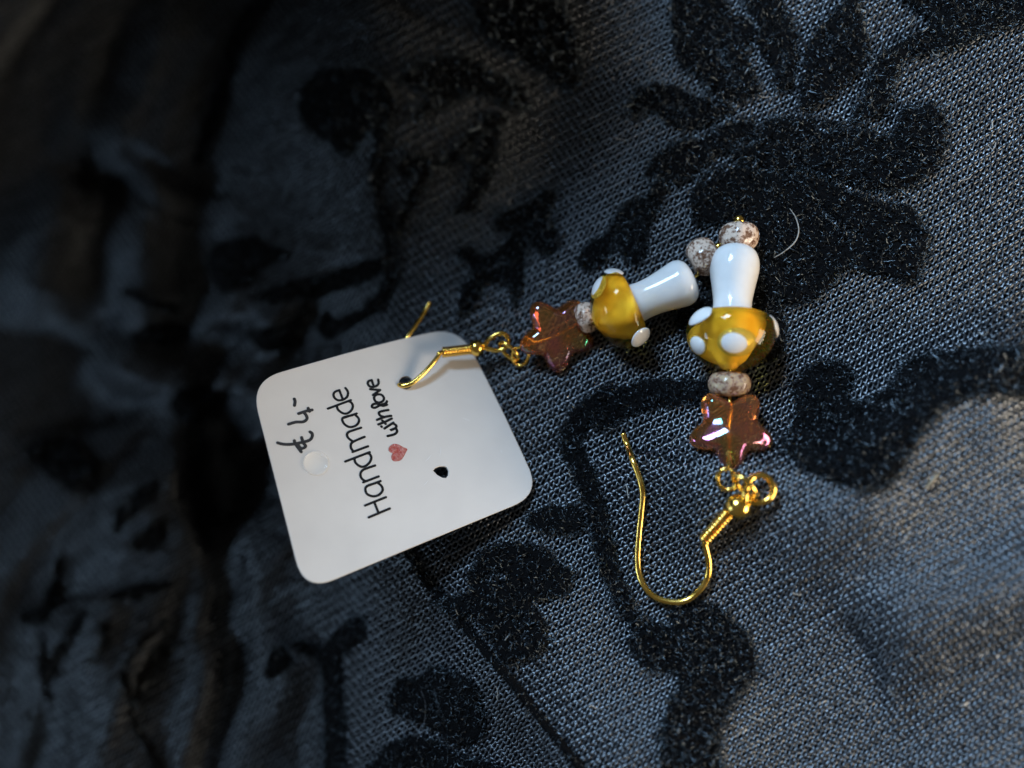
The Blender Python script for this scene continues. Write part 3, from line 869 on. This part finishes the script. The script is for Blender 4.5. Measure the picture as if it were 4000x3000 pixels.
# ------------------------------------------------------------------ earring parts
def ring_pts(c, e1, e2, r1, r2, a0=0, a1=2 * math.pi, n=28):
    return [Vector(c) + Vector(e1) * r1 * math.cos(t) + Vector(e2) * r2 * math.sin(t) for t in np.linspace(a0, a1, n)]
def coil(name, A, B, rad, wr, turns, parent):
    a, s, u = frame(B - A)
    L_ = (B - A).length
    n = turns * 14
    pts = [A + a * (L_ * i / n) + (s * math.cos(2 * math.pi * i / 14) + u * math.sin(2 * math.pi * i / 14)) * rad for i in range(n + 1)]
    return tube(name, pts, wr, M['gold'], parent, 8)
def ball(name, c, axis, r, parent):
    pr = [(-r * 0.97 + 0 * r, 0.24 * r)] + [(-r * math.cos(t), r * math.sin(t)) for t in np.linspace(0.32, math.pi - 0.32, 18)] + [(r * 0.97, 0.24 * r)]
    return lathe(name, c, axis, pr, M['gold'], parent, 28)
def rondelle(name, c, axis, r, th, parent, seed, m_='speckle'):
    rr = random.Random(seed)
    ph = [rr.uniform(0, 6.28) for _ in range(4)]
    pr = [(-th * 0.5, 0.30 * r), (-th * 0.49, 0.55 * r), (-th * 0.38, 0.82 * r), (-th * 0.15, 0.98 * r), (th * 0.12, 0.985 * r), (th * 0.36, 0.84 * r), (th * 0.48, 0.58 * r), (th * 0.5, 0.30 * r)]
    jit = lambda t, f: 1 + 0.022 * math.cos(8 * f + ph[0]) + 0.02 * math.sin(3 * f + ph[1] + 4 * t) + 0.015 * math.sin(5 * f + ph[2])
    return lathe(name, c, axis, smooth_prof(pr, 4), M[m_], parent, 40, jit)
def star_bead(name, c, nrm, point_dir, R, T, parent, wave=0.0):
    """puffed five pointed star with a flat faced middle and sloping rim"""
    n_ = Vector(nrm).normalized()
    e1 = Vector(point_dir); e1 = (e1 - n_ * e1.dot(n_)).normalized(); e2 = n_.cross(e1)
    seg = 110
    def outline(a):
        return R * (0.655 + 0.34 * (0.5 + 0.5 * math.cos(5 * a)) ** 0.98)
    prof = [(1.0, 0.0), (0.995, 0.18), (0.975, 0.38), (0.94, 0.54), (0.885, 0.69), (0.83, 0.81), (0.78, 0.89), (0.735, 0.94), (0.70, 0.958), (0.66, 0.966), (0.6, 0.974), (0.5, 0.98), (0.4, 0.985), (0.3, 0.99), (0.2, 0.995), (0.1, 1.0)]
    V, Fc = [], []
    rings = [(s, z) for s, z in prof[::-1]] + [(s, -z) for s, z in prof[1:]]
    for s, z in rings:
        for k in range(seg):
            a = 2 * math.pi * k / seg
            o_ = outline(a)
            # inner rings keep a rounder, sharper-edged star
            rr_ = o_ * s if s > 0.6 else o_ * s
            x_, y_ = math.cos(a) * rr_ / R, math.sin(a) * rr_ / R
            dz = wave * (math.sin(4.6 * x_ + 2.2 * y_ + 0.6) + 0.6 * math.sin(4.2 * y_ - 2.4 * x_ + 2.0)) * min(1.0, (1 - s) * 4) * (1 if z > 0 else 0.4)
            V.append(tuple(Vector(c) + (e1 * math.cos(a) + e2 * math.sin(a)) * rr_ + n_ * (T * (z + dz))))
    for i in range(len(rings) - 1):
        for k in range(seg):
            l = (k + 1) % seg
            Fc.append((i * seg + k, (i + 1) * seg + k, (i + 1) * seg + l, i * seg + l))
    Fc.append(tuple(range(seg))); Fc.append(tuple((len(rings) - 1) * seg + k for k in range(seg - 1, -1, -1)))
    me = bpy.data.meshes.new(name); me.from_pydata(V, [], Fc)
    bm = bmesh.new(); bm.from_mesh(me); bmesh.ops.recalc_face_normals(bm, faces=bm.faces[:]); bm.to_mesh(me); bm.free()
    return link(name, me, M['star'], parent)
CAP = [(0.0, 0.085), (0.012, 0.15), (0.05, 0.245), (0.11, 0.362), (0.20, 0.468), (0.31, 0.540), (0.42, 0.572), (0.51, 0.575), (0.58, 0.553), (0.63, 0.50), (0.66, 0.42), (0.665, 0.28)]
CORE = [(0.02, 0.05), (0.07, 0.09), (0.14, 0.15), (0.24, 0.26), (0.34, 0.35), (0.44, 0.41), (0.53, 0.425), (0.59, 0.40), (0.63, 0.31), (0.645, 0.10)]
STEM = [(0.625, 0.06), (0.635, 0.25), (0.66, 0.282), (0.69, 0.272), (0.80, 0.256), (0.88, 0.258), (1.0, 0.277), (1.08, 0.293), (1.18, 0.314), (1.27, 0.329), (1.36, 0.327), (1.44, 0.306), (1.50, 0.268), (1.55, 0.195), (1.58, 0.08)]
BLUNT_STEM = [(0.625, 0.06), (0.635, 0.25), (0.66, 0.285), (0.69, 0.28), (0.80, 0.268), (0.95, 0.272), (1.1, 0.292), (1.25, 0.318), (1.36, 0.336), (1.44, 0.326), (1.505, 0.292), (1.555, 0.22), (1.588, 0.08)]
CAPS = smooth_prof(CAP, 5)
def cap_r(t):
    return float(np.interp(t, [q[0] for q in CAPS], [q[1] for q in CAPS]))
def mushroom(tip, end, parent, dots, seed, k, stem_prof=STEM):
    """k: scale of the bead; axis from the cap's tip to the stem's end"""
    rr = random.Random(seed)
    axis = (end - tip); a, s, u = frame(axis)
    L_ = axis.length
    kt = L_ / 1.585
    ph = [rr.uniform(0, 6.28) for _ in range(6)]
    def jit(t, f):
        t = t / kt
        w_ = 1.0 if 0.1 < t < 0.62 else 0.2
        return 1 - 0.12 * w_ + w_ * (0.15 * math.sin(f + ph[5]) + 0.15 * math.sin(2 * f + ph[0]) + 0.13 * math.sin(3 * f + ph[1] + 5 * t) + 0.05 * math.sin(5 * f + ph[2]))
    stem = lathe('mushroom_stem', tip, axis, [(t * kt, r * k) for t, r in smooth_prof(stem_prof, 5)], M['milk'], parent, 48,
                 lambda t, f: 1 + 0.02 * math.sin(2 * f + ph[0]) + 0.015 * math.sin(3 * f + ph[1] + 2 * t))
    cap = lathe('mushroom_cap', tip, axis, [(t * kt, r * k) for t, r in CAPS], M['amber'], parent, 64,
                lambda t, f: 1 + 0.014 * math.sin(2 * f + ph[3]) + 0.012 * math.sin(3 * f + ph[4]))
    lathe('cap_core', tip, axis, [(t * kt, r * k) for t, r in smooth_prof(CORE, 5)], M['core'], cap, 48, jit)
    for (t, fdeg, r1, r2) in dots:
        f = math.radians(fdeg)
        rad = cap_r(t) * k
        dr = (cap_r(t + 0.02) - cap_r(t - 0.02)) / 0.04 * k / kt
        radial = s * math.sin(f) + u * math.cos(f)
        n_ = (radial - a * dr).normalized()
        e1 = radial.cross(a).normalized(); e2 = n_.cross(e1)
        c = tip + a * (t * kt) + radial * rad
        V, Fc = [], []
        NR, NS = 9, 26
        for i in range(NR):
            th = math.pi * (i + 0.5) / NR
            for j in range(NS):
                p_ = 2 * math.pi * j / NS
                x, y, z = math.sin(th) * math.cos(p_) * r1 * k, math.sin(th) * math.sin(p_) * r2 * k, math.cos(th) * (0.036 if t > 0.55 else 0.029) * k
                x2, y2 = x * x / (2 * rad), y * y / (2 * 0.42 * k)
                V.append(tuple(c + e1 * x + e2 * y + n_ * (z - x2 - y2 - 0.013 * k)))
        for i in range(NR - 1):
            for j in range(NS):
                l = (j + 1) % NS
                Fc.append((i * NS + j, (i + 1) * NS + j, (i + 1) * NS + l, i * NS + l))
        Fc.append(tuple(range(NS))); Fc.append(tuple((NR - 1) * NS + j for j in range(NS - 1, -1, -1)))
        me = bpy.data.meshes.new('cap_dot'); me.from_pydata(V, [], Fc)
        bm = bmesh.new(); bm.from_mesh(me); bmesh.ops.recalc_face_normals(bm, faces=bm.faces[:]); bm.to_mesh(me); bm.free()
        link('cap_dot', me, M['milk'], cap)
def hz(px, py): return float(H(px, py))

# ---- earring lying free on the cloth (right)
root2 = empty('earring', P(2850, 1680, hz(2850, 1680)), label='mushroom earring lying free on the cloth, its open gold hook pointing down', cat='earring', group='pair of mushroom earrings')
def w2(px, py, up): return P(px, py, hz(px, py) + up)
k3 = 1 / 2.07375
R3 = lambda x, y: (2300 + x * k3, 1600 + y * k3)
hook = [(278, 190, .15), (313, 295, .14), (352, 400, .12), (395, 510, .11), (423, 600, .10), (437, 700, .09), (425, 830, .08), (405, 1030, .08), (395, 1200, .08), (410, 1340, .08),
        (470, 1460, .09), (560, 1530, .10), (690, 1560, .11), (800, 1540, .11), (900, 1460, .11), (960, 1360, .11), (972, 1250, .12), (955, 1150, .13), (938, 1055, .15), (1000, 985, .16), (1125, 845, .19), (1205, 785, .20), (1275, 748, .20)]
eye = [(1335, 752, .19), (1400, 750, .17), (1462, 718, .15), (1494, 645, .14), (1468, 572, .15), (1405, 533, .16), (1335, 545, .18), (1292, 590, .22), (1272, 660, .24), (1262, 735, .23)]
hp_ = [w2(*R3(x, y), u) for x, y, u in hook] + [w2(*R3(x, y), u) for x, y, u in eye]
wire2 = tube('ear_wire', catmull(hp_, 7), cm(11.6), M['gold'], root2, 12)
A2, B2 = w2(*R3(938, 1055), .15), w2(*R3(1140, 828), .19)
coil('wire_coil', A2, B2, cm(18), cm(6.2), 10, wire2)
ball('wire_ball', w2(*R3(1207, 785), .20), B2 - A2, cm(43), wire2)
# pin: ball tip, shaft and loop
tip2, end2 = w2(2848, 1447, .47), w2(2872, 962, .36)
pinz = hz(2850, 1600)
pin_pts = [w2(2886, 868, .30), w2(2878, 930, .30), end2, tip2, w2(2850, 1500, .34), w2(2850, 1680, .24), w2(2846, 1815, .20), w2(2843, 1832, .20)]
lp = [(1125, 478, .22), (1075, 492, .22), (1045, 545, .20), (1058, 610, .17), (1105, 645, .15), (1160, 640, .16), (1198, 598, .2), (1190, 535, .24), (1150, 490, .25)]
pin2 = tube('head_pin', catmull(pin_pts + [w2(*R3(x, y), u) for x, y, u in lp], 7), cm(8), M['gold'], root2, 10)
ball('pin_ball', w2(2886, 862, .30), w2(2886, 862, .30) - w2(2880, 925, .30), cm(21), pin2)
c = P(*R3(1262, 620), hz(*R3(1262, 620)) + .26)
tube('jump_ring', ring_pts(c, Vector((0.62, -0.70, -0.20)).normalized(), Vector((0.25, 0.12, 0.95)).normalized(), cm(53), cm(40), 0.1, 2 * math.pi + 0.02, 36), cm(9.5), M['gold'], root2, 10)
rondelle('spacer_bead', w2(2884, 925, .28), Vector((0.02, 1, -0.02)), cm(73), cm(104), root2, 3)
rondelle('spacer_bead', w2(2849, 1500, .32), Vector((0.0, -1, 0.0)), cm(75), cm(92), root2, 5, 'speckle_amber_lit')
mushroom(tip2, end2, root2, [(0.575, -66, .22, .15), (0.565, 70, .22, .15), (0.22, -80, .19, .14), (0.20, -6, .24, .19), (0.5, 175, .16, .13), (0.2, 120, .16, .14)], 4, 0.92)
star_bead('star_bead', w2(2853, 1678, .22), Vector((-0.13, 0.20, 1)), Vector((-0.02, -1, 0)), cm(152), cm(54), root2, 0.24)

# ---- earring hooked through the card (left)
root1 = empty('earring', P(2170, 1300, hz(2170, 1300)), label='mushroom earring hanging by its gold hook from a hole in the card', cat='earring', group='pair of mushroom earrings')
k8 = 900 / 2212
R8 = lambda x, y: (1500 + x * k8, 1100 + y * k8)
def c1(px, py, off):
    v = CP(px, py, off); return v
z_b = CP(1790, 1370).z + 0.16
pts1 = [P(1678, 1180, -0.62), P(1655, 1225, -0.56), P(1622, 1275, -0.45), P(1592, 1318, -0.36), CP(1560, 1380, -0.16), CP(1546, 1440, -0.14), CP(1552, 1490, -0.07), CP(1564, 1503, 0.0), CP(1585, 1507, 0.035), CP(1616, 1496, 0.07), CP(1655, 1464, 0.12), CP(1688, 1428, 0.16), CP(1708, 1402, 0.18), CP(1722, 1389, 0.20)]
A1, B1 = CP(1724, 1388, 0.20), P(1836, 1364, CP(1790, 1370, 0.20).z - 0.02)
bz = B1.z
eye1 = [P(*R8(960, 610), bz), P(*R8(1010, 555), bz + .03), P(*R8(1070, 512), bz + .04), P(*R8(1135, 495), bz + .04), P(*R8(1185, 530), bz + .02), P(*R8(1195, 580), bz), P(*R8(1160, 640), bz - .02), P(*R8(1090, 660), bz - .03), P(*R8(1020, 650), bz - .03), P(*R8(965, 632), bz - .03)]
wire1 = tube('ear_wire', catmull(pts1 + [B1, P(*R8(890, 640), bz)] + eye1, 7), cm(9.8), M['gold'], root1, 12)
coil('wire_coil', A1, B1, cm(17), cm(5.4), 10, wire1)
ball('wire_ball', P(*R8(888, 638), bz), B1 - A1, cm(33), wire1)
def w1(px, py, up): return P(px, py, hz(px, py) + up)
c = P(*R8(1200, 670), bz - 0.02)
tube('jump_ring', ring_pts(c, Vector((0.66, -0.62, -0.1)).normalized(), Vector((0.35, 0.33, 0.85)).normalized(), cm(48), cm(34), 0.1, 2 * math.pi + 0.02, 36), cm(8.5), M['gold'], root1, 10)
tip1, end1 = w1(2318, 1258, .46), w1(2712, 1086, .36)
sz = w1(2175, 1305, .30)
lp1 = [P(*R8(x, y), bz + u) for x, y, u in [(1330, 625, .10), (1260, 640, .06), (1238, 700, .0), (1245, 765, -.05), (1290, 805, -.05), (1350, 790, -.02), (1385, 730, .03), (1380, 670, .06), (1345, 640, .08)]]
pin1 = tube('head_pin', catmull([w1(2796, 968, .26), w1(2745, 1000, .28), w1(2738, 1040, .20), w1(2690, 1096, .30), tip1, w1(2295, 1243, .36), sz, P(*R8(1400, 590), bz + .12)] + lp1, 7), cm(7), M['gold'], root1, 10)
ball('pin_ball', w1(2806, 965, .24), Vector((1, .5, 0)), cm(17), pin1)
rondelle('spacer_bead', w1(2747, 1003, .28), Vector((0.72, 0.35, 0.1)), cm(74), cm(108), root1, 8)
rondelle('spacer_bead', w1(2290, 1240, .34), Vector((0.86, 0.36, 0.0)), cm(62), cm(82), root1, 9)
mushroom(tip1, end1, root1, [(0.24, -62, .22, .17), (0.57, -80, .22, .14), (0.54, 62, .21, .16), (0.2, 110, .16, .14), (0.45, 175, .16, .14)], 11, 0.90, BLUNT_STEM)
star_bead('star_bead', sz, Vector((0.20, -0.24, 1)), Vector((-0.94, -0.34, 0)), cm(157), cm(48), root1)

# ------------------------------------------------------------------ lint on the cloth
def hair(name, pts, r, mat_, label, cat):
    ar = catmull([w2(x, y, u) for x, y, u in pts], 8)
    tt = np.linspace(0, 1, len(ar))
    o = tube(name, ar, r * (0.35 + 0.65 * np.sin(np.pi * np.clip(tt * 0.9 + 0.05, 0, 1))), mat_, None, 6)
    tag(o, label, cat)
    return o
hair('stray_hair', [(3085, 815, .14), (3108, 850, .16), (3120, 900, .17), (3105, 945, .16), (3060, 985, .13), (3020, 1008, .1)], 0.0085, M['lint'], 'curved pale hair on the black velvet right of the top bead', 'hair')
hair('lint_flake', [(3618, 1908, .05), (3640, 1880, .07), (3668, 1850, .06)], 0.022, M['straw'], 'short straw coloured fibre on the bare net at the right', 'lint')
hair('stray_hair', [(1990, 1340, .06), (2040, 1370, .08), (2062, 1420, .06), (2050, 1460, .05), (2010, 1485, .05), (1960, 1495, .05), (1925, 1470, .05), (1900, 1440, .06)], 0.006, M['dark_lint'], 'thin grey hair looping under the gold jump ring beside the card', 'hair')
hair('stray_hair', [(1885, 425, .08), (1930, 420, .1), (1970, 440, .08), (2030, 470, .06)], 0.006, M['dark_lint'], 'thin grey hair above the dark velvet leaves at the top centre', 'hair')
hair('stray_hair', [(1630, 2670, .08), (1660, 2740, .1), (1655, 2830, .1), (1610, 2930, .08)], 0.004, M['dark_lint'], 'long thin hair on the dark velvet at the bottom edge', 'hair')
